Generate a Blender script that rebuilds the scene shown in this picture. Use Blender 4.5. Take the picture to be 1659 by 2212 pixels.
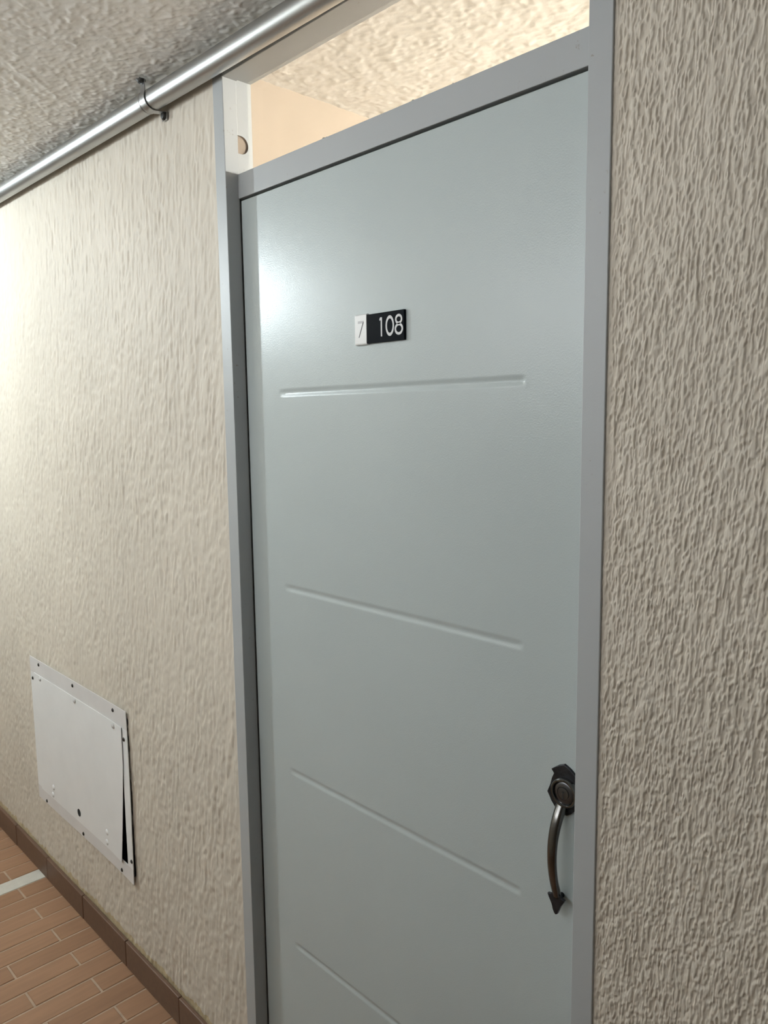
import bpy, bmesh, math, random
import numpy as np
from mathutils import Matrix, Vector

for o in list(bpy.data.objects):
    bpy.data.objects.remove(o)
scene = bpy.context.scene
COL = scene.collection
random.seed(7)

# ------------------------------------------------------------------ camera
# world: x along the door wall (to the right), y into the room behind the door, z up, metres
EYE = Vector((0.0, -0.92, 1.6422))
cam = bpy.data.cameras.new('camera')
camo = bpy.data.objects.new('camera', cam)
COL.objects.link(camo)
right = Vector((0.69256235, 0.72124678, -0.01266749))
down = Vector((0.07889132, -0.09318569, -0.99251831))
fwd = Vector((-0.71703107, 0.68638146, -0.12143701))
m3 = Matrix((right, -down, -fwd)).transposed()
camo.matrix_world = Matrix.Translation(EYE) @ m3.to_4x4()
cam.sensor_fit = 'HORIZONTAL'
cam.sensor_width = 36.0
cam.lens = 1663.26 / 1659.0 * 36.0
cam.clip_start = 0.02
scene.camera = camo

# ------------------------------------------------------------------ world, exposure
w = bpy.data.worlds.new('world')
scene.world = w
w.use_nodes = True
w.node_tree.nodes['Background'].inputs[0].default_value = (0.95, 0.98, 1.0, 1)
w.node_tree.nodes['Background'].inputs[1].default_value = 6.3
scene.view_settings.view_transform = 'Standard'
scene.view_settings.look = 'None'
scene.view_settings.gamma = 1.0
scene.view_settings.use_curve_mapping = False
scene.view_settings.exposure = 0.0

LAMP = Vector((-3.31, -1.00, 2.25))       # corridor bulb (out of frame, on the corridor ceiling)
LAMP_POWER = 90.0
ROOM_LAMP = Vector((0.60, 1.90, 2.14))   # bulb in the room behind the door
ROOM_POWER = 400.0
WX0, WX1, WZ0, WZ1 = -2.15, -0.25, 1.75, 2.32   # daylight window in the opposite corridor wall (behind the camera)
portal = bpy.data.lights.new('window_portal', 'AREA')
portal.shape = 'RECTANGLE'
portal.cycles.is_portal = True
ZC = 2.394                                 # ceiling height
YW = 0.004                                # mean surface of the corridor wall
YB = 0.072                                # room side of the same wall
YO = -1.65                                # opposite corridor wall
XA, XB = -6.0, 2.6                        # corridor ends
JL, JR = -1.4214, -0.5723                 # clear opening of the frame
JLO, JRO = -1.4589, -0.5373               # outer edges of the frame
ZH = 2.336                                # underside of the frame header
YD = 0.033                                # front of the door leaf


# ------------------------------------------------------------------ materials
def mat(name):
    m = bpy.data.materials.new(name)
    m.use_nodes = True
    nt = m.node_tree
    return m, nt, nt.nodes['Principled BSDF']


def N(nt, kind, **kw):
    n = nt.nodes.new(kind)
    for k, v in kw.items():
        if k in n.inputs.keys():
            n.inputs[k].default_value = v
        else:
            setattr(n, k, v)
    return n


def coords(nt, scale=(1, 1, 1)):
    tc = N(nt, 'ShaderNodeNewGeometry')
    mp = N(nt, 'ShaderNodeMapping')
    mp.inputs['Scale'].default_value = scale
    nt.links.new(tc.outputs['Position'], mp.inputs['Vector'])
    return mp.outputs['Vector']


def noise(nt, vec, scale, detail=4, rough=0.55):
    n = N(nt, 'ShaderNodeTexNoise')
    n.inputs['Scale'].default_value = scale
    n.inputs['Detail'].default_value = detail
    n.inputs['Roughness'].default_value = rough
    nt.links.new(vec, n.inputs['Vector'])
    return n.outputs['Fac']


def ramp(nt, fac, stops):
    r = N(nt, 'ShaderNodeValToRGB')
    cr = r.color_ramp
    while len(cr.elements) < len(stops):
        cr.elements.new(0.5)
    for e, (p, c) in zip(cr.elements, stops):
        e.position = p
        e.color = (c[0], c[1], c[2], 1) if len(c) == 3 else c
    nt.links.new(fac, r.inputs['Fac'])
    return r.outputs['Color']


def mixc(nt, fac, a, b, mode='MIX'):
    n = N(nt, 'ShaderNodeMix', data_type='RGBA', blend_type=mode)
    for sock, v in ((n.inputs[0], fac), (n.inputs[6], a), (n.inputs[7], b)):
        if isinstance(v, bpy.types.NodeSocket):
            nt.links.new(v, sock)
        else:
            sock.default_value = v if not isinstance(v, tuple) else (v + (1,) if len(v) == 3 else v)
    return n.outputs[2]


def bump(nt, bsdf, height, strength, dist):
    b = N(nt, 'ShaderNodeBump')
    b.inputs['Strength'].default_value = strength
    b.inputs['Distance'].default_value = dist
    nt.links.new(height, b.inputs['Height'])
    nt.links.new(b.outputs['Normal'], bsdf.inputs['Normal'])


def simple(name, col, rough=0.5, metal=0.0, var=0.0, scale=30, spec=0.5, bmp=0.0, bscale=200):
    m, nt, b = mat(name)
    b.inputs['Roughness'].default_value = rough
    b.inputs['Metallic'].default_value = metal
    b.inputs['Specular IOR Level'].default_value = spec
    v = coords(nt)
    f = noise(nt, v, scale)
    lo = tuple(c * (1 - var) for c in col)
    hi = tuple(min(1, c * (1 + var)) for c in col)
    nt.links.new(ramp(nt, f, [(0.3, lo), (0.7, hi)]), b.inputs['Base Color'])
    if bmp:
        bump(nt, b, noise(nt, v, bscale, 3), 1.0, bmp)
    return m


def stucco(name, col, scale=(1, 1, 0.28), dist=0.0012, freq=170, var=0.05, stain=None):
    m, nt, b = mat(name)
    b.inputs['Roughness'].default_value = 0.62
    b.inputs['Specular IOR Level'].default_value = 0.25
    v = coords(nt, scale)
    vi = coords(nt)
    big = noise(nt, vi, 2.2, 3)
    lo = tuple(c * (1 - var) for c in col)
    hi = tuple(min(1, c * (1 + var)) for c in col)
    c = ramp(nt, big, [(0.3, lo), (0.7, hi)])
    fine = noise(nt, v, 60, 3)
    c = mixc(nt, 0.5, c, ramp(nt, fine, [(0.3, (0.90, 0.885, 0.86)), (0.65, (1.0, 1.0, 1.0))]), 'MULTIPLY')
    if stain:
        # yellowish mortar residue just above the skirting tiles
        sep = N(nt, 'ShaderNodeSeparateXYZ')
        nt.links.new(vi, sep.inputs[0])
        nz = noise(nt, coords(nt, (1, 1, 0.25)), 26, 4, 0.65)
        add = N(nt, 'ShaderNodeMath', operation='MULTIPLY_ADD')
        nt.links.new(nz, add.inputs[0])
        add.inputs[1].default_value = 0.055
        add.inputs[2].default_value = 0.071
        less = N(nt, 'ShaderNodeMath', operation='LESS_THAN')
        nt.links.new(sep.outputs[2], less.inputs[0])
        nt.links.new(add.outputs[0], less.inputs[1])
        mm = N(nt, 'ShaderNodeMath', operation='MULTIPLY')
        nt.links.new(less.outputs[0], mm.inputs[0])
        mm.inputs[1].default_value = 0.75
        c = mixc(nt, mm.outputs[0], c, stain)
    nt.links.new(c, b.inputs['Base Color'])
    bump(nt, b, noise(nt, v, freq, 4, 0.6), 1.0, dist)
    return m


def emitter(name, col, strength):
    m, nt, b = mat(name)
    e = N(nt, 'ShaderNodeEmission')
    e.inputs[0].default_value = col + (1,)
    e.inputs[1].default_value = strength
    nt.links.new(e.outputs[0], nt.nodes['Material Output'].inputs[0])
    return m


WALL = (0.54, 0.492, 0.42)
M = {}
M['wall'] = stucco('cream_stucco', WALL, dist=0.0006, freq=190, stain=(0.44, 0.34, 0.18))
M['ceiling'] = stucco('ceiling_stucco', (0.75, 0.725, 0.68), scale=(1, 1, 1), dist=0.0006, freq=110)
M['room_ceiling'] = stucco('room_ceiling_stucco', (0.60, 0.585, 0.555), scale=(1, 1, 1), dist=0.0008, freq=75, var=0.02)
M['peach'] = simple('peach_plaster', (0.36, 0.305, 0.25), 0.8, var=0.03, scale=6, spec=0.2)
M['room_wall'] = simple('room_plaster', (0.78, 0.73, 0.67), 0.85, var=0.03, scale=6, spec=0.2)


def paint_mat(name, col, rough, peel, specks=False):
    m, nt, b = mat(name)
    b.inputs['Roughness'].default_value = rough
    b.inputs['Specular IOR Level'].default_value = 0.5
    v = coords(nt)
    f = noise(nt, v, 1.6, 2)
    c = ramp(nt, f, [(0.3, tuple(x * 0.97 for x in col)), (0.7, tuple(x * 1.03 for x in col))])
    if specks:
        s = noise(nt, v, 75, 5, 0.7)
        mask = noise(nt, v, 4.5, 2)
        mm = N(nt, 'ShaderNodeMath', operation='MULTIPLY')
        nt.links.new(ramp(nt, s, [(0.64, (0, 0, 0)), (0.70, (1, 1, 1))]), mm.inputs[0])
        nt.links.new(ramp(nt, mask, [(0.5, (0, 0, 0)), (0.62, (0.7, 0.7, 0.7))]), mm.inputs[1])
        c = mixc(nt, mm.outputs[0], c, (0.20, 0.17, 0.10))
    nt.links.new(c, b.inputs['Base Color'])
    bump(nt, b, noise(nt, v, 420, 2), 1.0, peel)
    return m


M['door'] = paint_mat('grey_door_enamel', (0.395, 0.44, 0.44), 0.295, 0.00022)
M['frame'] = paint_mat('grey_frame_enamel', (0.345, 0.36, 0.365), 0.46, 0.0001, True)
M['hole'] = simple('brown_hole_lining', (0.29, 0.235, 0.185), 0.8, var=0.05)
M['black_gap'] = simple('dark_cavity', (0.012, 0.012, 0.012), 0.9)
M['panel'] = simple('white_sheet_metal', (0.67, 0.675, 0.67), 0.42, var=0.03, scale=9, bmp=0.0003, bscale=14)
M['panel_band'] = simple('grey_sheet_metal', (0.58, 0.565, 0.555), 0.45, var=0.04, scale=9)
M['screw'] = simple('dark_screw_steel', (0.035, 0.033, 0.03), 0.5, 0.6)
M['rivet'] = simple('painted_rivet', (0.50, 0.49, 0.48), 0.4)
M['white_plastic'] = simple('white_plastic', (0.74, 0.745, 0.74), 0.28)
M['black_plastic'] = simple('black_acrylic', (0.005, 0.007, 0.010), 0.22, spec=0.04)
M['numeral'] = simple('pale_engraving', (0.55, 0.55, 0.55), 0.5)
M['numeral_dark'] = simple('grey_engraving', (0.07, 0.07, 0.075), 0.5)
M['numeral_mid'] = simple('light_grey_engraving', (0.46, 0.45, 0.46), 0.5)
M['dark_metal'] = simple('antique_black_iron', (0.035, 0.036, 0.04), 0.42, 0.75, var=0.4, scale=60, bmp=0.0008, bscale=160)
M['steel'] = simple('worn_polished_nickel', (0.16, 0.157, 0.15), 0.22, 1.0, var=0.25, scale=30)
M['lock_face'] = simple('lock_cylinder_metal', (0.13, 0.135, 0.145), 0.32, 1.0, var=0.1)
M['conduit'] = simple('galvanised_steel', (0.44, 0.45, 0.45), 0.38, 1.0, var=0.06, scale=8)
M['strap'] = simple('zinc_strap', (0.42, 0.42, 0.42), 0.35, 1.0, var=0.1)
M['lamp_base'] = simple('lamp_porcelain', (0.7, 0.7, 0.68), 0.3)
M['grout'] = simple('pale_tile_grout', (0.36, 0.265, 0.19), 0.9, var=0.12, scale=40, bmp=0.0005)
M['divider'] = simple('pale_stone_divider', (0.50, 0.47, 0.41), 0.6, var=0.08, scale=25)
M['room_floor'] = simple('room_floor_tile', (0.74, 0.68, 0.62), 0.5)


def tile_mat(name, col):
    m, nt, b = mat(name)
    b.inputs['Roughness'].default_value = 0.48
    b.inputs['Specular IOR Level'].default_value = 0.35
    oi = N(nt, 'ShaderNodeObjectInfo')
    v = coords(nt, (60, 5, 60))
    f = noise(nt, v, 1.0, 4)
    a = ramp(nt, f, [(0.25, tuple(x * 0.88 for x in col)), (0.75, tuple(x * 1.1 for x in col))])
    t = ramp(nt, oi.outputs['Random'], [(0, (0.86, 0.84, 0.82)), (1, (1.0, 1.0, 1.0))])
    nt.links.new(mixc(nt, 1.0, a, t, 'MULTIPLY'), b.inputs['Base Color'])
    bump(nt, b, f, 0.6, 0.0006)
    return m


M['tile'] = tile_mat('brown_clay_tile', (0.295, 0.165, 0.095))
M['skirt'] = tile_mat('dark_brown_skirting_tile', (0.135, 0.080, 0.052))


# ------------------------------------------------------------------ mesh helpers
def link(name, me, parent=None):
    o = bpy.data.objects.new(name, me)
    COL.objects.link(o)
    if parent is not None:
        o.parent = parent
    return o


def mesh_obj(name, verts, faces, material, parent=None, smooth=False):
    me = bpy.data.meshes.new(name)
    me.from_pydata([tuple(v) for v in verts], [], faces)
    me.update()
    if smooth:
        me.polygons.foreach_set('use_smooth', [True] * len(me.polygons))
    me.materials.append(M[material])
    return link(name, me, parent)


def bm_obj(name, bm, material, parent=None, smooth=False):
    me = bpy.data.meshes.new(name)
    bmesh.ops.recalc_face_normals(bm, faces=bm.faces)
    bm.to_mesh(me)
    bm.free()
    if smooth:
        me.polygons.foreach_set('use_smooth', [True] * len(me.polygons))
    me.materials.append(M[material])
    return link(name, me, parent)


def bm_box(bm, x0, x1, y0, y1, z0, z1, bev=0.0, seg=2):
    r = bmesh.ops.create_cube(bm, size=1.0)
    vs = r['verts']
    for v in vs:
        v.co = Vector((x0 + (v.co.x + 0.5) * (x1 - x0), y0 + (v.co.y + 0.5) * (y1 - y0), z0 + (v.co.z + 0.5) * (z1 - z0)))
    if bev:
        es = {e for v in vs for e in v.link_edges}
        bmesh.ops.bevel(bm, geom=list(es), offset=bev, segments=seg, affect='EDGES', profile=0.5)
    return bm


def box(name, b, material, parent=None, bev=0.0, seg=2):
    return bm_obj(name, bm_box(bmesh.new(), *b, bev=bev, seg=seg), material, parent)


def lathe(name, prof, axis_o, axis, material, parent=None, seg=32, smooth=True):
    """prof: list of (radius, height) along axis from axis_o."""
    axis = Vector(axis).normalized()
    a = axis.orthogonal().normalized()
    b = axis.cross(a)
    vs, fs = [], []
    for (r, h) in prof:
        for k in range(seg):
            t = 2 * math.pi * k / seg
            vs.append(Vector(axis_o) + axis * h + (a * math.cos(t) + b * math.sin(t)) * r)
    for i in range(len(prof) - 1):
        for k in range(seg):
            fs.append((i * seg + k, i * seg + (k + 1) % seg, (i + 1) * seg + (k + 1) % seg, (i + 1) * seg + k))
    fs.append(tuple(range(seg))[::-1])
    fs.append(tuple((len(prof) - 1) * seg + k for k in range(seg)))
    o = mesh_obj(name, vs, fs, material, parent, smooth)
    if smooth:
        sharp(o)
    return o


def sharp(o, ang=38):
    me = o.data
    bm = bmesh.new()
    bm.from_mesh(me)
    bmesh.ops.recalc_face_normals(bm, faces=bm.faces)
    for e in bm.edges:
        if len(e.link_faces) == 2 and e.calc_face_angle(0) > math.radians(ang):
            e.smooth = False
    bm.to_mesh(me)
    bm.free()


def sweep(name, pts, radii, material, parent=None, seg=20, flat=1.0):
    """tube along pts (tangent frames), radii per point; flat squeezes across."""
    pts = [Vector(p) for p in pts]
    vs, fs = [], []
    side = Vector((1, 0, 0))
    for i, p in enumerate(pts):
        t = (pts[min(i + 1, len(pts) - 1)] - pts[max(i - 1, 0)]).normalized()
        s = (side - t * side.dot(t)).normalized()
        u = t.cross(s)
        for k in range(seg):
            a = 2 * math.pi * k / seg
            vs.append(p + s * math.cos(a) * radii[i] + u * math.sin(a) * radii[i] * flat)
    for i in range(len(pts) - 1):
        for k in range(seg):
            fs.append((i * seg + k, i * seg + (k + 1) % seg, (i + 1) * seg + (k + 1) % seg, (i + 1) * seg + k))
    fs.append(tuple(range(seg))[::-1])
    fs.append(tuple((len(pts) - 1) * seg + k for k in range(seg)))
    return mesh_obj(name, vs, fs, material, parent, True)


def prism(name, outline, y0, y1, material, parent=None, bev=0.0):
    """outline in (x,z), extruded from y0 (front) to y1 (back)."""
    bm = bmesh.new()
    vs = [bm.verts.new((x, y0, z)) for x, z in outline]
    f = bm.faces.new(vs)
    r = bmesh.ops.extrude_face_region(bm, geom=[f])
    for v in r['geom']:
        if isinstance(v, bmesh.types.BMVert):
            v.co.y = y1
    if bev:
        es = [e for e in bm.edges if abs(e.verts[0].co.y - y0) < 1e-7 and abs(e.verts[1].co.y - y0) < 1e-7]
        bmesh.ops.bevel(bm, geom=es, offset=bev, segments=2, affect='EDGES', profile=0.5)
    return bm_obj(name, bm, material, parent)


def tag(o, label, category, group=None):
    o['label'] = label
    o['category'] = category
    if group:
        o['group'] = group
    return o


def struct(o, label=None):
    o['kind'] = 'structure'
    if label:
        o['label'] = label
    return o


def empty(name, loc=(0, 0, 0), parent=None):
    o = bpy.data.objects.new(name, None)
    COL.objects.link(o)
    o.location = loc
    o.empty_display_size = 0.05
    if parent is not None:
        o.parent = parent
    return o


# ------------------------------------------------------------------ relief noise on grids
def fnoise(shape, steps, sig, seed):
    """gaussian noise field, sigma in metres per axis, unit std."""
    rng = np.random.default_rng(seed)
    n0, n1 = shape
    W = np.fft.rfft2(rng.standard_normal((n0, n1)))
    k0 = np.fft.fftfreq(n0, steps[0])[:, None]
    k1 = np.fft.rfftfreq(n1, steps[1])[None, :]
    G = np.exp(-2 * (math.pi ** 2) * ((k0 * sig[0]) ** 2 + (k1 * sig[1]) ** 2))
    f = np.fft.irfft2(W * G, s=(n0, n1))
    f -= f.mean()
    return f / f.std()


def trowel(shape, steps, seed, sc=1.0):
    """vertically dragged lumpy render; axis0 = z, axis1 = x. heights about +-1."""
    s = lambda sz, sx, k: fnoise(shape, steps, (sz * sc, sx * sc), seed + k)
    streak = s(0.0075, 0.0013, 1)
    lump = s(0.0032, 0.0022, 2)
    longs = s(0.028, 0.0021, 3)
    amp = 0.72 + 0.28 / (1 + np.exp(-2.0 * s(0.03, 0.018, 4)))
    big = s(0.02, 0.008, 5)
    grain = s(0.0016, 0.0009, 6)
    # drag marks lean a little to the right
    for arr, slope in ((lump, 0.30), (streak, 0.10)):
        for i in range(shape[0]):
            arr[i] = np.roll(arr[i], int(round(slope * i * steps[0] / steps[1])))
    h = 0.50 * streak + 0.46 * lump + 0.26 * longs + 0.16 * grain
    h = np.tanh(h * 1.1) * amp + 0.22 * big
    return h


def grid_mesh(name, a0, a1, na, b0, b1, nb, fn, material, parent=None, hole=None, extra=None):
    """fn(A,B)->(X,Y,Z) arrays; A along rows. hole(Ac,Bc) mask for faces to drop. extra=(verts,faces)."""
    A = np.linspace(a0, a1, na)
    B = np.linspace(b0, b1, nb)
    AA, BB = np.meshgrid(A, B, indexing='ij')
    X, Y, Z = fn(AA, BB)
    co = np.stack([X, Y, Z], -1).reshape(-1, 3)
    idx = np.arange(na * nb).reshape(na, nb)
    q = np.stack([idx[:-1, :-1], idx[:-1, 1:], idx[1:, 1:], idx[1:, :-1]], -1).reshape(-1, 4)
    if hole is not None:
        Ac = 0.5 * (AA[:-1, :-1] + AA[1:, 1:]).reshape(-1)
        Bc = 0.5 * (BB[:-1, :-1] + BB[1:, 1:]).reshape(-1)
        q = q[~hole(Ac, Bc)]
    nsm = len(q)
    if extra is not None:
        ev, ef = extra
        q = np.concatenate([q, np.array(ef, dtype=int) + len(co)])
        co = np.concatenate([co, np.array(ev, dtype=float)])
    me = bpy.data.meshes.new(name)
    me.vertices.add(len(co))
    me.vertices.foreach_set('co', co.astype(np.float32).ravel())
    me.loops.add(q.size)
    me.loops.foreach_set('vertex_index', q.astype(np.int32).ravel())
    me.polygons.add(len(q))
    me.polygons.foreach_set('loop_start', np.arange(0, q.size, 4, dtype=np.int32))
    sm = np.zeros(len(q), dtype=bool)
    sm[:nsm] = True
    me.polygons.foreach_set('use_smooth', sm)
    me.update(calc_edges=True)
    me.validate()
    me.materials.append(M[material])
    return link(name, me, parent)


def quads(*qs):
    v, f = [], []
    for q in qs:
        f.append(tuple(range(len(v), len(v) + 4)))
        v.extend(q)
    return v, f


def rect_y(x0, x1, z0, z1, y):
    return [(x0, y, z0), (x1, y, z0), (x1, y, z1), (x0, y, z1)]


def rect_x(x, y0, y1, z0, z1):
    return [(x, y0, z0), (x, y1, z0), (x, y1, z1), (x, y0, z1)]


def rect_z(x0, x1, y0, y1, z):
    return [(x0, y0, z), (x1, y0, z), (x1, y1, z), (x0, y1, z)]


# ------------------------------------------------------------------ corridor walls
PX0, PX1, PZ0, PZ1 = -2.755, -2.036, 0.318, 0.800      # opening behind the access panel

x0, x1 = -3.75, JLO + 0.004
nz, nx = 520, 840
H = trowel((nz, nx), (ZC / (nz - 1), (x1 - x0) / (nx - 1)), 11, 1.9)
# quieter, flatter render close to the frame edge
edge = np.clip((x1 - np.linspace(x0, x1, nx)) / 0.02, 0.15, 1)[None, :]
lw = grid_mesh('wall_left', 0, ZC, nz, x0, x1, nx, lambda A, B: (B, YW - 0.0017 * H * edge, A), 'wall',
               hole=lambda a, b: (a > PZ0) & (a < PZ1) & (b > PX0) & (b < PX1),
               extra=quads(rect_y(XA, x0, 0, ZC, YW), rect_y(XA, x1, 0, ZC + 0.06, YB), rect_x(x1, YW, YB, 0, ZC)))
struct(lw, 'cream wall of vertically dragged rough stucco left of the door')

x0r, x1r, z0r = JRO - 0.004, -0.215, 0.55
nz, nx = 1090, 520
H = trowel((nz, nx), ((ZC - z0r) / (nz - 1), (x1r - x0r) / (nx - 1)), 37, 0.62)
edge = np.clip((np.linspace(x0r, x1r, nx) - x0r) / 0.012, 0.25, 1)[None, :]
rw = grid_mesh('wall_right', z0r, ZC, nz, x0r, x1r, nx, lambda A, B: (B, YW - 0.0017 * H * edge, A), 'wall',
               extra=quads(rect_y(x1r, XB, 0, ZC, YW), rect_y(x0r, x1r, 0, z0r, YW), rect_y(x0r, XB, 0, ZC + 0.06, YB), rect_x(x0r, YW, YB, 0, ZC)))
struct(rw, 'cream wall of coarse dragged stucco right of the door')

v, f = quads(rect_y(JLO - 0.004, JRO + 0.004, ZH + 0.036, ZC, YW), rect_y(JLO - 0.004, JRO + 0.004, ZH + 0.036, ZC + 0.06, YB))
struct(mesh_obj('wall_above', v, f, 'wall'), 'strip of stucco wall between door frame and ceiling')
bm = bmesh.new()
for b_ in ((XA, WX0, YO - 0.08, YO, 0, ZC), (WX1, XB, YO - 0.08, YO, 0, ZC), (WX0, WX1, YO - 0.08, YO, 0, WZ0), (WX0, WX1, YO - 0.08, YO, WZ1, ZC)):
    bm_box(bm, *b_)
struct(bm_obj('wall_opposite', bm, 'wall'), 'stucco corridor wall facing the door')
portal.size, portal.size_y = WX1 - WX0, WZ1 - WZ0
po = bpy.data.objects.new('window_portal', portal)
COL.objects.link(po)
po.location = ((WX0 + WX1) / 2, YO - 0.085, (WZ0 + WZ1) / 2)
po.rotation_euler = (math.radians(90), 0, math.radians(180))
win = empty('window_1', (0, 0, 0))
struct(win, 'daylight window in the corridor wall facing the door')
wm = (WX0 + WX1) / 2
for b_ in ((WX0, WX0 + .035, WZ0, WZ1), (WX1 - .035, WX1, WZ0, WZ1), (wm - .02, wm + .02, WZ0, WZ1), (WX0, WX1, WZ0, WZ0 + .035), (WX0, WX1, WZ1 - .035, WZ1)):
    box('window_frame', (b_[0], b_[1], YO - 0.06, YO - 0.03, b_[2], b_[3]), 'frame', win)
struct(box('wall_far', (XA - 0.08, XA, YO, YB, 0, ZC), 'wall'), 'end wall of the corridor')
struct(box('wall_near', (XB, XB + 0.08, YO, YB, 0, ZC), 'wall'), 'end wall of the corridor behind the viewer')

# cavity behind the access panel (part of the wall)
v, f = quads(rect_y(PX0, PX1, PZ0, PZ1, 0.066), rect_x(PX0, 0.0, 0.066, PZ0, PZ1), rect_x(PX1, 0.0, 0.066, PZ0, PZ1),
             rect_z(PX0, PX1, 0.0, 0.066, PZ0), rect_z(PX0, PX1, 0.0, 0.066, PZ1))
mesh_obj('cavity', v, f, 'black_gap', lw)

# ------------------------------------------------------------------ ceiling
na, nb = 330, 620
cy0, cy1, cx0, cx1 = -0.8, 0.004, -3.2, -0.9
st = ((cy1 - cy0) / (na - 1), (cx1 - cx0) / (nb - 1))
c1 = fnoise((na, nb), st, (0.0032, 0.0034), 71)
c2 = fnoise((na, nb), st, (0.009, 0.009), 72)
CH = 0.0008 * np.clip(c1, -0.4, 3) + 0.0003 * c2
cl = grid_mesh('ceiling', cy0, cy1, na, cx0, cx1, nb, lambda A, B: (B, A, ZC - CH), 'ceiling',
               extra=quads(rect_z(XA, XB, YO, cy0, ZC), rect_z(XA, cx0, cy0, YB, ZC), rect_z(cx1, XB, cy0, YB, ZC),
                           rect_z(XA, XB, YO, YB, ZC + 0.06)))
struct(cl, 'pale spiky stucco ceiling of the corridor')

# ------------------------------------------------------------------ floor: clay tiles, running bond, long side across the corridor
fl = box('floor', (XA, XB, YO, YB, -0.05, -0.0018), 'grout')
struct(fl, 'brown clay brick tile floor with pale joints')
PITCH, LEN, J = 0.0775, 0.322, 0.006
STR0, STR1 = -2.826, -2.756                              # pale divider strip across the corridor


def tile_mesh(w, l, h=0.011, bev=0.0015):
    bm = bmesh.new()
    bm_box(bm, -w / 2, w / 2, -l / 2, l / 2, -h, 0)
    top = [e for e in bm.edges if all(abs(v.co.z) < 1e-6 for v in e.verts)]
    bmesh.ops.bevel(bm, geom=top, offset=bev, segments=1, affect='EDGES')
    me = bpy.data.meshes.new('floor_tile')
    bm.to_mesh(me)
    bm.free()
    me.materials.append(M['tile'])
    return me


tile_cache = {}
rows = []
k = 0
xr = STR1
while xr < XB - PITCH:
    rows.append((xr, k)); xr += PITCH; k += 1
xr = STR0 - PITCH
k = 0
while xr > XA:
    rows.append((xr, k)); xr -= PITCH; k += 1
far_bm = bmesh.new()
for (xa, par) in rows:
    yj = -0.105 if par % 2 == 0 else -0.266
    cuts = [0.0]
    y = yj
    while y > YO + 0.03:
        cuts.append(y); y -= LEN
    cuts.append(YO)
    for a, b in zip(cuts[:-1], cuts[1:]):
        l = a - b - J
        if l < 0.02:
            continue
        if xa < -4.3 or xa > -0.9 or b < -1.3:
            # out of the photograph's view: joined
            bm_box(far_bm, xa + J / 2, xa + PITCH - J / 2, b + J / 2, a - J / 2, -0.011, random.uniform(-0.0004, 0.0006))
            continue
        key = round(l, 3)
        if key not in tile_cache:
            tile_cache[key] = tile_mesh(PITCH - J, l)
        t = link('floor_tile', tile_cache[key], fl)
        t.location = (xa + PITCH / 2, (a + b) / 2, random.uniform(-0.0004, 0.0006))
        t.rotation_euler = (random.uniform(-.001, .001), random.uniform(-.004, .004), 0)
ft = bm_obj('distant_floor_tiles', far_bm, 'tile', fl)
ft['kind'] = 'stuff'
ds = box('divider_strip', (STR0 + 0.002, STR1 - 0.002, YO, -0.001, -0.011, 0.0004), 'divider', fl, bev=0.0012, seg=1)
ds['label'] = 'pale stone strip between the brown tiles'

# ------------------------------------------------------------------ skirting tiles
SK = -0.011
bb = box('baseboard_left', (XA, JLO - 0.004, -0.0012, YW, 0.0, 0.080), 'grout')
struct(bb, 'dark brown tile skirting along the foot of the left wall')
joints = [-5.88, -5.565, -5.25, -4.935, -4.62, -4.305, -3.99, -3.675, -3.36, -3.045, -2.73, -2.4176, -2.1031, -1.7811, -1.4645]
sk_mesh = {}
for a, b in zip(joints[:-1], joints[1:]):
    l = b - a - 0.003
    key = round(l, 4)
    if key not in sk_mesh:
        bm = bm_box(bmesh.new(), -l / 2, l / 2, SK, 0.001, 0.0, 0.0845, bev=0.0025, seg=2)
        me = bpy.data.meshes.new('skirting_tile')
        bm.to_mesh(me); bm.free()
        me.materials.append(M['skirt'])
        sk_mesh[key] = me
    t = link('skirting_tile', sk_mesh[key], bb)
    t.location = ((a + b) / 2, random.uniform(-0.0006, 0.0006), 0.001)

# ------------------------------------------------------------------ room behind the transom
RX0, RX1, RY1, RZ = -1.56, 1.9, 3.2, 2.425
struct(box('wall_room_left', (RX0 - 0.08, RX0, YB, RY1, 0, ZC + 0.06), 'peach'), 'peach wall seen through the transom')
struct(box('wall_room_right', (RX1, RX1 + 0.08, YB, RY1, 0, ZC + 0.06), 'room_wall'), 'side wall of the room behind the door')
struct(box('wall_room_back', (RX0 - 0.08, RX1 + 0.08, RY1, RY1 + 0.08, 0, ZC + 0.06), 'room_wall'), 'back wall of the room behind the door')
struct(box('floor_room', (RX0, RX1, YB, RY1, -0.05, -0.001), 'room_floor'), 'floor of the room behind the door')
na, nb = 290, 350
st = (1.0 / na, 1.2 / nb)
c1 = fnoise((na, nb), st, (0.0042, 0.0042), 81)
c2 = fnoise((na, nb), st, (0.012, 0.012), 82)
RH = 0.0006 * np.clip(c1, -0.6, 2.5) + 0.0004 * c2
rc = grid_mesh('ceiling_room', YB, YB + 1.0, na, RX0, RX0 + 1.2, nb, lambda A, B: (B, A, RZ - RH), 'room_ceiling',
               extra=quads(rect_z(RX0, RX1, YB + 1.0, RY1, RZ), rect_z(RX0 + 1.2, RX1, YB, YB + 1.0, RZ),
                           rect_z(RX0 - 0.1, RX1 + 0.1, YB, RY1, ZC + 0.06)))
struct(rc, 'warm lit stucco ceiling of the room behind the transom')

# ------------------------------------------------------------------ door frame
fr = empty('trim_1', (0, 0, 0))
struct(fr, 'grey painted steel door frame with transom bar')


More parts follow.
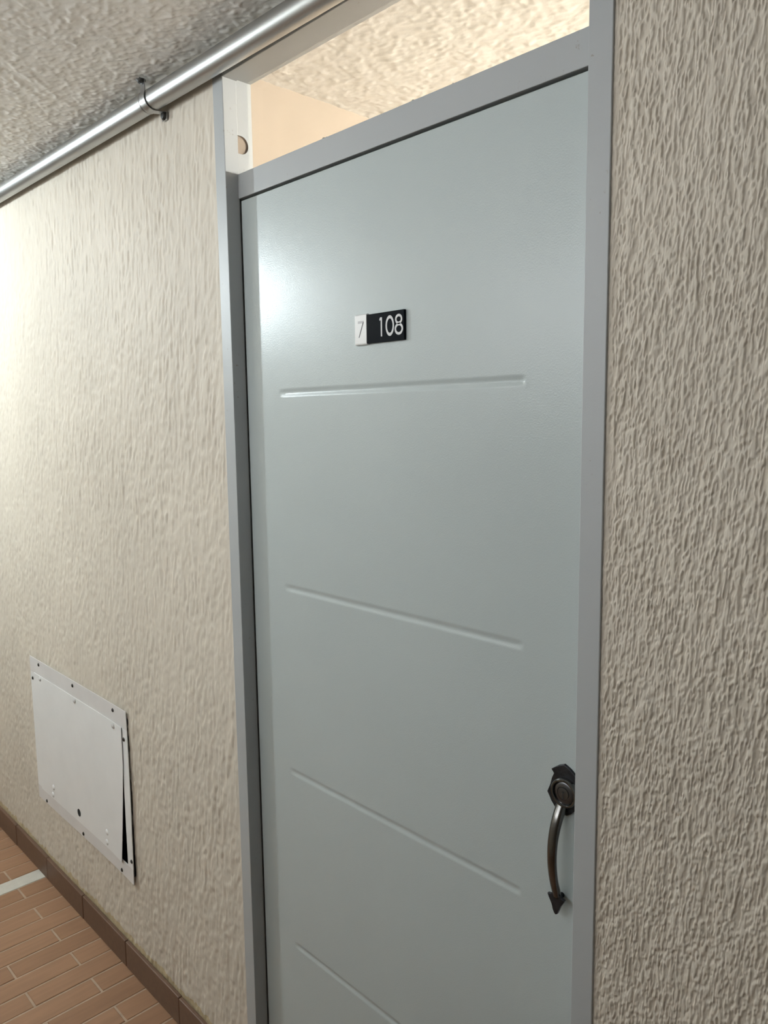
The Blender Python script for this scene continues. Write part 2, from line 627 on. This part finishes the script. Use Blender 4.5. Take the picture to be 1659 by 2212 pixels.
def jamb(name, xo, xi, xs, with_hole):
    """channel: face flange xo..xi at y=0, reveal at xi to y=.0335, stepped reveal at xs to YB."""
    bm = bmesh.new()
    prof = [(xo, 0.012), (xo, 0.0), (xi, 0.0), (xi, 0.0335), (xs, 0.0335), (xs, 0.036)]
    if not with_hole:
        prof[-1] = (xs, YB + 0.001)
    z0, z1 = 0.0, ZC - 0.004
    lo = [bm.verts.new((x, y, z0)) for x, y in prof]
    hi = [bm.verts.new((x, y, z1)) for x, y in prof]
    for i in range(len(prof) - 1):
        bm.faces.new((lo[i], lo[i + 1], hi[i + 1], hi[i]))
    es = [e for e in bm.edges if abs(e.verts[0].co.x - e.verts[1].co.x) < 1e-6 and abs(e.verts[0].co.y - e.verts[1].co.y) < 1e-6
          and len(e.link_faces) == 2 and min(abs(e.verts[0].co.x - xi), abs(e.verts[0].co.x - xo)) < 1e-6]
    bmesh.ops.bevel(bm, geom=es, offset=0.0014, segments=3, affect='EDGES', profile=0.5)
    return bm_obj(name, bm, 'frame', fr)


XS = JL - 0.0055
jl = jamb('jamb', JLO, JL, XS, True)
jr = jamb('jamb', JRO, JR, JR + 0.0055, False)
# rear stepped reveal of the left jamb with its round hole
hy, hz, hr = 0.0440, 2.2137, 0.0182
ya, yb = 0.036, YB + 0.001
bm = bmesh.new()
# the hole is cut partly by the front step, so the strip starts at the step and the hole opens on it
seg = 28
ring = []
t0 = math.pi / 2
for i in range(seg + 1):
    t = -t0 + 2 * t0 * i / seg
    ring.append((hy + hr * math.cos(t), hz + hr * math.sin(t)))
vr = [bm.verts.new((XS, y, z)) for y, z in ring]
vo = [bm.verts.new((XS, yb, z)) for y, z in ring]
for i in range(seg):
    bm.faces.new((vr[i], vo[i], vo[i + 1], vr[i + 1]))
for za, zb, i in ((0.0, ring[0][1], 0), (ring[-1][1], ZC - 0.004, seg)):
    q = [bm.verts.new((XS, ya, za)), bm.verts.new((XS, yb, za)), bm.verts.new((XS, yb, zb)), bm.verts.new((XS, ya, zb))]
    bm.faces.new(q)
bmesh.ops.remove_doubles(bm, verts=bm.verts, dist=1e-6)
rs = bm_obj('jamb_reveal', bm, 'frame', fr)
# lining of the hole
ring = [(ya - 0.003, ring[0][1])] + ring + [(ya - 0.003, ring[-1][1])]
vs = []
for dx in (0.0, -0.004):
    vs += [(XS + dx, y, z) for y, z in ring]
n = len(ring)
fs = [(i, i + 1, n + i + 1, n + i) for i in range(n - 1)] + [tuple(n + i for i in range(n))]
mesh_obj('round_hole', vs, fs, 'hole', fr)['label'] = 'brown round hole in the frame beside the transom'

# header
bm = bmesh.new()
prof = [(ZH + 0.036, 0.012), (ZH + 0.036, 0.0), (ZH, 0.0), (ZH, 0.0335), (ZH + 0.005, 0.0335), (ZH + 0.005, YB + 0.001)]
a = [bm.verts.new((XS, y, z)) for z, y in prof]
b = [bm.verts.new((JR + 0.0055, y, z)) for z, y in prof]
for i in range(len(prof) - 1):
    bm.faces.new((a[i], a[i + 1], b[i + 1], b[i]))
es = [e for e in bm.edges if len(e.link_faces) == 2 and abs(e.verts[0].co.y) < 1e-6 and abs(e.verts[1].co.y) < 1e-6]
bmesh.ops.bevel(bm, geom=es, offset=0.0014, segments=3, affect='EDGES', profile=0.5)
bm_obj('header', bm, 'frame', fr)
# transom bar
tb = box('transom_bar', (JL - 0.004, JR + 0.004, 0.0305, 0.070, 2.1022, 2.1515), 'frame', fr, bev=0.0012, seg=2)
for (bx, bw) in ((-1.142, .008), (-1.135, .005), (-0.915, .007), (-0.83, .004)):
    lathe('sealant_blob', [(0.001, 0.0), (bw * .5, 0.0006), (bw * .4, 0.0016), (0.0008, 0.0022)], (bx, 0.034, 2.1512), (0, 0, 1), 'frame', tb, seg=10)
# stops behind the door leaf
for nm, bx in (('door_stop', (XS - 0.001, JL + 0.018, 0.0695, YB + 0.006, 0.0, 2.11)), ('door_stop', (JR - 0.018, JR + 0.0065, 0.0695, YB + 0.006, 0.0, 2.11)),
               ('door_stop', (JL, JR, 0.0695, YB + 0.006, 2.085, 2.112))):
    box(nm, bx, 'frame', fr)
# glass of the transom
gm, nt, bs = mat('clear_pane')
lw0 = N(nt, 'ShaderNodeLayerWeight')
lw_ = N(nt, 'ShaderNodeMath', operation='POWER')
nt.links.new(lw0.outputs['Facing'], lw_.inputs[0])
lw_.inputs[1].default_value = 5.0
tr = N(nt, 'ShaderNodeBsdfTransparent')
tr.inputs[0].default_value = (0.97, 0.98, 0.97, 1)
gl = N(nt, 'ShaderNodeBsdfGlossy')
gl.inputs['Roughness'].default_value = 0.02
mx = N(nt, 'ShaderNodeMixShader')
nt.links.new(lw_.outputs[0], mx.inputs[0])
nt.links.new(tr.outputs[0], mx.inputs[1])
nt.links.new(gl.outputs[0], mx.inputs[2])
nt.links.new(mx.outputs[0], nt.nodes['Material Output'].inputs[0])
M['pane'] = gm
gp = box('pane', (XS + 0.001, JR + 0.005, 0.0625, 0.0655, 2.1518, ZH + 0.0045), 'pane', fr)
gp['label'] = 'clear glass pane of the transom'

# ------------------------------------------------------------------ door leaf with pressed grooves
DX0, DX1, DZ0, DZ1 = JL + 0.0040, JR - 0.0035, 0.004, 2.0975
grooves = [1.695, 1.2893, 0.8815, 0.4712]
GX0, GX1 = -1.302, -0.6885
zs = {DZ0 + 0.0015, DZ1 - 0.0015}
prof_d = np.linspace(-0.011, 0.011, 19)
for g in grooves:
    zs |= {g + d for d in prof_d}
zs = np.array(sorted(zs))
xs = sorted(set([DX0 + 0.0015, DX1 - 0.0015] + list(np.linspace(GX0 - 0.004, GX0 + 0.03, 14)) + list(np.linspace(GX1 - 0.03, GX1 + 0.004, 14)) + list(np.linspace(GX0 + 0.05, GX1 - 0.05, 12))))
xs = np.array(xs)


def groove_y(x, z):
    d = 0.0
    for g in grooves:
        u = abs(z - g)
        if u < 0.0112:
            t = max(0.0, 1 - u / 0.0095)
            p = t * t * (3 - 2 * t)
            e0 = min(1, max(0, (x - GX0) / 0.02))
            e1 = min(1, max(0, (GX1 - x) / 0.008))
            d = 0.0021 * p * (e0 ** 0.7) * (e1 ** 0.7)
    return d


vs = [(x, YD + groove_y(x, z), z) for z in zs for x in xs]
nx_, nz_ = len(xs), len(zs)
fs = [(j * nx_ + i, j * nx_ + i + 1, (j + 1) * nx_ + i + 1, (j + 1) * nx_ + i) for j in range(nz_ - 1) for i in range(nx_ - 1)]
d1 = mesh_obj('door_1', vs, fs, 'door', None, True)
bm = bmesh.new()
bm.from_mesh(d1.data)
loop = [e for e in bm.edges if len(e.link_faces) == 1]
r = bmesh.ops.extrude_edge_only(bm, edges=loop)
nv = [g for g in r['geom'] if isinstance(g, bmesh.types.BMVert)]
for v_ in nv:
    v_.co.x = DX0 if v_.co.x < -1 and abs(v_.co.x - (DX0 + .0015)) < 1e-5 else (DX1 if abs(v_.co.x - (DX1 - .0015)) < 1e-5 else v_.co.x)
    v_.co.z = DZ0 if abs(v_.co.z - (DZ0 + .0015)) < 1e-5 else (DZ1 if abs(v_.co.z - (DZ1 - .0015)) < 1e-5 else v_.co.z)
    v_.co.y = YD + 0.0015
nvs = set(nv)
e2 = [e for e in bm.edges if len(e.link_faces) == 1 and e.verts[0] in nvs and e.verts[1] in nvs]
r = bmesh.ops.extrude_edge_only(bm, edges=e2)
nv2 = [g for g in r['geom'] if isinstance(g, bmesh.types.BMVert)]
for v_ in nv2:
    v_.co.y = YD + 0.035
e3 = [e for e in bm.edges if len(e.link_faces) == 1]
bmesh.ops.contextual_create(bm, geom=e3)
bmesh.ops.recalc_face_normals(bm, faces=bm.faces)
for fc in bm.faces:
    fc.smooth = abs(fc.normal.y) > 0.6 and fc.calc_center_median().y < YD + 0.01
for e in bm.edges:
    if len(e.link_faces) == 2 and e.calc_face_angle(0) > 0.6:
        e.smooth = False
bm.to_mesh(d1.data)
bm.free()
struct(d1, 'grey blue metal door with four pressed horizontal grooves')

# ------------------------------------------------------------------ door handle (part of the door)
hd = empty('door_handle', (-0.609, YD, 1.08), d1)
hd['label'] = 'dark antique metal pull handle with round key lock'
inv = Matrix.Translation((-hd.location.x, -hd.location.y, -hd.location.z))


def under(o, parent_empty=hd):
    """o was built in world coordinates; its mesh is moved into the parent's frame."""
    o.data.transform(inv)
    o.parent = parent_empty
    return o


CX = -0.609
half = [(0, 1.1244), (.010, 1.1200), (.0225, 1.1105), (.0178, 1.1050), (.0214, 1.0966), (.0240, 1.0860), (.0293, 1.0725), (.0240, 1.0640), (.0220, 1.0600), (.0131, 1.0500), (.006, 1.0455), (0, 1.0445)]
outl = [(CX + a_, z_) for a_, z_ in half] + [(CX - a_, z_) for a_, z_ in half[-2:0:-1]]
under(prism('escutcheon', outl, YD - 0.0045, YD + 0.0003, 'dark_metal', bev=0.0012))
LX, LZ = -0.6040, 1.0835
under(lathe('lock_ring', [(0.0215, 0.0), (0.0225, 0.006), (0.0222, 0.0095), (0.0208, 0.0115), (0.0186, 0.0115), (0.0174, 0.0098), (0.0172, 0.005)], (LX, YD - 0.003, LZ), (0, -1, 0), 'steel', seg=40))
under(lathe('lock_cylinder', [(0.0171, 0.0), (0.0171, 0.0082), (0.0150, 0.0096), (0.0105, 0.0098), (0.0100, 0.0090), (0.0092, 0.0090), (0.0088, 0.0104), (0.0040, 0.0108)], (LX, YD - 0.003, LZ), (0, -1, 0), 'lock_face', seg=36))
kh = [(-.0011, -.0075), (.0011, -.0075), (.0011, .001), (.0020, .0025), (.0014, .0046), (-.0014, .0046), (-.0020, .0025), (-.0011, .001)]
under(prism('keyhole', [(LX + a_, LZ - .001 + c_) for a_, c_ in kh], YD - 0.0142, YD - 0.0125, 'black_gap'))
# bowed grip
ctrl = [(1.066, .004), (1.056, .009), (1.045, .0165), (1.030, .0235), (1.013, .0285), (0.995, .0305), (0.976, .0300), (0.957, .0270), (0.940, .0225), (0.928, .0180), (0.918, .0150)]
rad = [.0085, .0088, .0087, .0083, .0079, .0076, .0073, .0070, .0069, .0070, .0062]
pts, rr = [], []
zc_ = np.array([c[0] for c in ctrl]); pc_ = np.array([c[1] for c in ctrl])
ts = np.arange(len(ctrl)); tt = np.linspace(0, len(ctrl) - 1, 45)


def smooth_interp(a_):
    a_ = np.interp(tt, ts, a_)
    for _ in range(3):
        a_[1:-1] = 0.25 * a_[:-2] + 0.5 * a_[1:-1] + 0.25 * a_[2:]
    return a_


zz, ppp, rrr = smooth_interp(zc_), smooth_interp(pc_), smooth_interp(np.array(rad))
under(sweep('grip', [(CX - .0015, YD - p_, z_) for z_, p_ in zip(zz, ppp)], list(rrr), 'steel', seg=24, flat=0.85))
half = [(0, .9260), (.0062, .9245), (.0090, .9190), (.0150, .9175), (.0125, .9120), (.0078, .9040), (.0048, .8960), (.0026, .8905), (0, .8887)]
outl = [(CX - .002 + a_, z_) for a_, z_ in half] + [(CX - .002 - a_, z_) for a_, z_ in half[-2:0:-1]]
under(prism('lower_plate', outl, YD - 0.0185, YD - 0.0135, 'dark_metal', bev=0.0012))
under(lathe('foot_post', [(0.0042, 0.0), (0.0035, 0.004), (0.0035, 0.0140)], (CX - .002, YD + 0.0003, 0.913), (0, -1, 0), 'dark_metal', seg=16))

# ------------------------------------------------------------------ number plate
npz = empty('number_plate', (-0.998, YD, 1.800))
tag(npz, 'black and white number plate reading 7 108 on the grey door', 'sign')
INV2 = Matrix.Translation((-npz.location.x, -npz.location.y, -npz.location.z))


def upl(o, par=npz):
    o.data.transform(INV2)
    o.parent = par
    return o


PF = YD - 0.0052
bp = upl(box('black_panel', (-1.0285, -0.9352, PF, YD + 0.0002, 1.7735, 1.8240), 'black_plastic', bev=0.0004, seg=1))
# white end cap: a shallow C curved over top and bottom
prof = []
zt, zb_, th = 1.8262, 1.7722, 0.0062
for i in range(7):
    t = math.pi / 2 * i / 6
    prof.append((YD - th + 0.0035 * (1 - math.sin(t)), zt - 0.0035 * (1 - math.cos(t))))
prof = [(YD + 0.0002, zt)] + prof
prof += [(p_[0], zt + zb_ - p_[1]) for p_ in prof[::-1]]
va = [(-1.0590, y, z) for y, z in prof]
vb = [(-1.0284, y, z) for y, z in prof]
n = len(prof)
fs = [(i, (i + 1) % n, n + (i + 1) % n, n + i) for i in range(n)] + [tuple(range(n))[::-1], tuple(n + i for i in range(n))]
wp = upl(mesh_obj('white_panel', va + vb, fs, 'white_plastic', None, True))
sharp(wp)


def stroke_ring(cx, cz, ax, az, wx, wz, seg=40):
    """elliptic ring outline in (x,z) with stroke width wx (sides), wz (top and bottom)."""
    vs_, fs_ = [], []
    for y in (0, 1):
        for s_ in (0, 1):
            for k_ in range(seg):
                t = 2 * math.pi * k_ / seg
                vs_.append((cx + (ax - wx * s_) * math.cos(t), y, cz + (az - wz * s_) * math.sin(t)))
    for k_ in range(seg):
        k2 = (k_ + 1) % seg
        o0, o1, i0, i1 = k_, k2, seg + k_, seg + k2
        fs_.append((o0, o1, i1, i0))
        fs_.append((o0, o1, 2 * seg + o1, 2 * seg + o0))
        fs_.append((i0, i1, 2 * seg + i1, 2 * seg + i0))
    return vs_, fs_


def poly_prism(outl_):
    n_ = len(outl_)
    vs_ = [(x, 0, z) for x, z in outl_] + [(x, 1, z) for x, z in outl_]
    fs_ = [tuple(range(n_))] + [(i, (i + 1) % n_, n_ + (i + 1) % n_, n_ + i) for i in range(n_)]
    return vs_, fs_


def digit(name, pieces, yf, material, par):
    V, F = [], []
    for vs_, fs_ in pieces:
        o_ = len(V)
        V += [(x, yf - 0.00025 if y == 0 else yf + 0.0002, z) for x, y, z in vs_]
        F += [tuple(i + o_ for i in f_) for f_ in fs_]
    o = mesh_obj(name, V, F, material)
    sharp(o, 1)
    return upl(o, par)


bp.location = (0, 0, 0)
W1 = 0.0036
digit('digit_one', [poly_prism([(-0.9937, 1.8158), (-0.9890, 1.8158), (-0.9890, 1.7832), (-0.9922, 1.7832), (-0.9922, 1.8118), (-0.9944, 1.8100), (-0.9955, 1.8125)])], PF, 'numeral', bp)
digit('digit_zero', [stroke_ring(-0.9697, 1.7998, 0.0104, 0.0174, 0.0034, 0.0052)], PF, 'numeral', bp)
digit('digit_eight', [stroke_ring(-0.9479, 1.8088, 0.0086, 0.0086, 0.0034, 0.0042), stroke_ring(-0.9477, 1.7926, 0.0101, 0.0101, 0.0036, 0.0044)], PF, 'numeral', bp)
digit('digit_seven', [poly_prism([(-1.0372, 1.8120), (-1.0350, 1.8120), (-1.0472, 1.7852), (-1.0490, 1.7856)])], YD - th, 'numeral_dark', wp)
digit('digit_bar', [poly_prism([(-1.0505, 1.8142), (-1.0350, 1.8142), (-1.0364, 1.8100), (-1.0505, 1.8100)])], YD - th, 'numeral_mid', wp)

# ------------------------------------------------------------------ access panel on the left wall
ap = empty('access_panel', (-2.41, 0.0, 0.29))
tag(ap, 'white sheet metal access hatch with bent door screwed low on the stucco wall', 'hatch')
INV3 = Matrix.Translation((-ap.location.x, -ap.location.y, -ap.location.z))


def uap(o, par=ap):
    o.data.transform(INV3)
    o.parent = par
    return o


OX0, OX1, OZ0, OZ1 = -2.785, -2.0300, 0.2975, 0.8225     # flange outside
IX0, IX1, IZ0, IZ1 = -2.742, -2.0640, 0.3450, 0.7680     # flange inside


def lift(x, z):
    """how far the bent flange stands off the wall."""
    s_ = max(0.0, (x + 2.25) / 0.22)
    b_ = max(0.0, min(1.0, (0.80 - z) / 0.35))
    return 0.0030 + 0.0048 * s_ * s_ * (0.35 + 0.65 * b_)


def edge_x(z):
    """bowed outer right edge."""
    t = (z - OZ0) / (OZ1 - OZ0)
    return OX1 + 0.0050 * math.sin(math.pi * min(1, max(0, t)))


def sheet(name, pts_fn, nu, nv_, th_, material, skip=None):
    """sheet of thickness th_: pts_fn(u,v)->(x,z,off)."""
    V, F = [], []
    for s_ in (0, 1):
        for j in range(nv_ + 1):
            for i in range(nu + 1):
                x, z, o_ = pts_fn(i / nu, j / nv_)
                V.append((x, YW - o_ - (th_ if s_ == 0 else 0), z))
    L = (nu + 1) * (nv_ + 1)
    g = lambda i, j, s_: s_ * L + j * (nu + 1) + i
    for j in range(nv_):
        for i in range(nu):
            F.append((g(i, j, 0), g(i + 1, j, 0), g(i + 1, j + 1, 0), g(i, j + 1, 0)))
            F.append((g(i, j, 1), g(i, j + 1, 1), g(i + 1, j + 1, 1), g(i + 1, j, 1)))
    for i in range(nu):
        F.append((g(i, 0, 0), g(i, 0, 1), g(i + 1, 0, 1), g(i + 1, 0, 0)))
        F.append((g(i, nv_, 0), g(i + 1, nv_, 0), g(i + 1, nv_, 1), g(i, nv_, 1)))
    for j in range(nv_):
        F.append((g(0, j, 0), g(0, j + 1, 0), g(0, j + 1, 1), g(0, j, 1)))
        F.append((g(nu, j, 0), g(nu, j, 1), g(nu, j + 1, 1), g(nu, j + 1, 0)))
    o = mesh_obj(name, V, F, material, None, True)
    sharp(o, 30)
    return o


def band(x0_, x1_, z0_, z1_):
    def fn(u, v_):
        x = x0_ + (x1_ - x0_) * u
        z = z0_ + (z1_ - z0_) * v_
        if x1_ > IX1 + 0.01 and u > 0:
            xe = edge_x(z) if x1_ == OX1 else x1_
            x = x0_ + (xe - x0_) * u
        return x, z, lift(x, z)
    return fn


T = 0.0022
uap(sheet('flange_top', band(OX0, OX1, IZ1, OZ1), 24, 4, T, 'panel_band'))
uap(sheet('flange_bottom', band(OX0, OX1, OZ0, IZ0), 24, 4, T, 'panel_band'))
uap(sheet('flange_side', band(IX1, OX1, IZ0, IZ1), 4, 20, T, 'panel'))
uap(sheet('flange_side', band(OX0, IX0, IZ0, IZ1), 4, 20, T, 'panel'))


def hatch_pt(u, v_):
    z = (IZ0 - 0.004) + (IZ1 + 0.002 - IZ0 + 0.004) * v_
    xr_ = IX1 + 0.006
    t = (0.67 - z) / (0.67 - IZ0)
    if t > 0:
        xr_ -= 0.040 * t ** 1.25
    x = IX0 - 0.006 + (xr_ - IX0 + 0.006) * u
    off = 0.0030 + T + 0.0004 + 0.0055 * max(0, (u - 0.75) / 0.25) ** 2 * (1 - v_ * 0.4)
    return x, z, off


hatch = uap(sheet('hatch_door', hatch_pt, 40, 24, 0.0015, 'panel'))


def on_hatch(x, z):
    v_ = (z - IZ0 + 0.004) / (IZ1 + 0.006 - IZ0)
    u = min(1, max(0, (x - IX0) / (IX1 - IX0)))
    return YW - hatch_pt(u, v_)[2] - 0.0015


for (sx, sz) in ((-2.700, .808), (-2.409, .806), (-2.115, .805), (-2.049, .7357), (-2.036, .3687), (-2.111, .309), (-2.395, .309), (-2.709, .307), (-2.766, .745)):
    yf = YW - lift(sx, sz) - T
    uap(lathe('screw', [(0.0062, 0.0), (0.0062, 0.0012), (0.0045, 0.0030), (0.0015, 0.0034)], (sx, yf + 0.0004, sz), (0, -1, 0), 'screw', seg=12))
for (sx, sz) in ((-2.690, .760), (-2.395, .760), (-2.112, .759)):
    uap(lathe('rivet', [(0.0085, 0.0), (0.0080, 0.0022), (0.0050, 0.0042), (0.0015, 0.0048)], (sx, on_hatch(sx, sz) + 0.0004, sz), (0, -1, 0), 'rivet', seg=16))
for (sx, sz) in ((-2.630, .3852), (-2.640, .356), (-2.203, .392), (-2.207, .358)):
    uap(lathe('weld_spot', [(0.0105, 0.0), (0.0085, 0.0022), (0.0045, 0.0036), (0.001, 0.0040)], (sx, on_hatch(sx, sz) + 0.0004, sz), (0, -1, 0), 'panel', seg=16))
fh = uap(lathe('finger_hole', [(0.0128, 0.0), (0.0128, 0.0006)], (-2.4161, on_hatch(-2.416, .374) + 0.0002, .3743), (0, -1, 0), 'black_gap', seg=24))
fh['label'] = 'round black hole near the lower edge of the hatch'

# ------------------------------------------------------------------ conduit along the corner of wall and ceiling
PR = 0.0225


def pipe_c(x):
    return Vector((x, -0.0300, 2.3465 + (-1.2 - x) * 0.0105))


cp = empty('conduit_pipe', (0, 0, 0))
tag(cp, 'galvanised steel conduit pipe running along the ceiling corner above the door', 'pipe')
xs_ = np.linspace(-4.2, 0.8, 60)
dirv = (pipe_c(-4.2) - pipe_c(0.8)).normalized()
lathe('tube', [(PR, 0.0), (PR, 5.0)], pipe_c(0.8), dirv, 'conduit', cp, seg=48)
XSR = -1.660
base = pipe_c(XSR)
# collar rings next to the strap
lathe('collar', [(PR, 0), (PR + .0016, .0008), (PR + .0016, .0035), (PR + .0004, .0045), (PR + .0004, .006), (PR + .0016, .007), (PR + .0016, .0100), (PR, .0108)], pipe_c(XSR - 0.012), dirv, 'strap', cp, seg=40)
# strap: band round the free side of the pipe with an ear on the ceiling and one on the wall
sw = 0.020
path = []
R_ = PR + 0.0012
path.append((base.y - R_ - 0.010, ZC - 0.0065))
path.append((base.y - R_ * 0.86, ZC - 0.0065))
for i in range(13):
    t = math.radians(150 + (285 - 150) * i / 12)
    path.append((base.y + R_ * math.cos(t), base.z + R_ * math.sin(t)))
path.append((YW - 0.0045, base.z - R_ + 0.004))
path.append((YW - 0.0045, base.z - R_ - 0.013))
V, F = [], []
for s_ in (0, 1):
    for k_, (y, z) in enumerate(path):
        # offset inwards for thickness
        a_ = Vector(path[max(k_ - 1, 0)]); b_ = Vector(path[min(k_ + 1, len(path) - 1)])
        d_ = (b_ - a_).normalized()
        nrm = Vector((d_.y, -d_.x)) * (0.0016 * s_)
        for dx in (-sw / 2, sw / 2):
            V.append((XSR + dx, y + nrm.x, z + nrm.y))
n = len(path)
g = lambda s_, k_, e_: s_ * n * 2 + k_ * 2 + e_
for k_ in range(n - 1):
    F.append((g(0, k_, 0), g(0, k_, 1), g(0, k_ + 1, 1), g(0, k_ + 1, 0)))
    F.append((g(1, k_, 0), g(1, k_ + 1, 0), g(1, k_ + 1, 1), g(1, k_, 1)))
    for e_ in (0, 1):
        F.append((g(0, k_, e_), g(0, k_ + 1, e_), g(1, k_ + 1, e_), g(1, k_, e_)))
for k_ in (0, n - 1):
    F.append((g(0, k_, 0), g(0, k_, 1), g(1, k_, 1), g(1, k_, 0)))
sp = mesh_obj('strap', V, F, 'strap', cp, True)
sharp(sp, 30)
sp['label'] = 'metal strap clamping the conduit with dark screws'
lathe('strap_screw', [(0.010, 0.0), (0.010, 0.003), (0.007, 0.007), (0.002, 0.008)], (XSR, base.y - R_ - 0.001, ZC - 0.0062), (0, 0, -1), 'screw', sp, seg=14)
lathe('strap_screw', [(0.010, 0.0), (0.010, 0.003), (0.007, 0.007), (0.002, 0.008)], (XSR, YW - 0.0042, base.z - R_ - 0.003), (0, -1, 0), 'screw', sp, seg=14)

# ------------------------------------------------------------------ lamps (both out of the photograph's frame)


def bulb_lamp(name, loc, power, col, label, r=0.045):
    rt = empty(name, (loc.x, loc.y, ZC))
    tag(rt, label, 'lamp')
    top = ZC - loc.z
    area = 4 * math.pi * r * r
    M[name] = emitter(name + '_glow', col, power / (math.pi * area))
    o = lathe('lamp_base', [(0.055, 0.0), (0.055, 0.012), (0.040, 0.030), (0.030, max(0.034, top - r * 0.95))], (0, 0, 0), (0, 0, -1), 'lamp_base', rt, seg=28)
    prof_ = [(r * math.sin(math.pi * i / 16) + 1e-4, top - r * math.cos(math.pi * i / 16)) for i in range(17)]
    lathe('bulb', prof_, (0, 0, 0), (0, 0, -1), name, rt, seg=28)
    return rt


bulb_lamp('ceiling_lamp', LAMP, LAMP_POWER, (0.85, 0.955, 1.0), 'bare white bulb on the corridor ceiling left of the door')
bulb_lamp('room_lamp', ROOM_LAMP, ROOM_POWER, (1.0, 0.965, 0.91), 'warm bulb on the ceiling of the room behind the door', r=0.06)
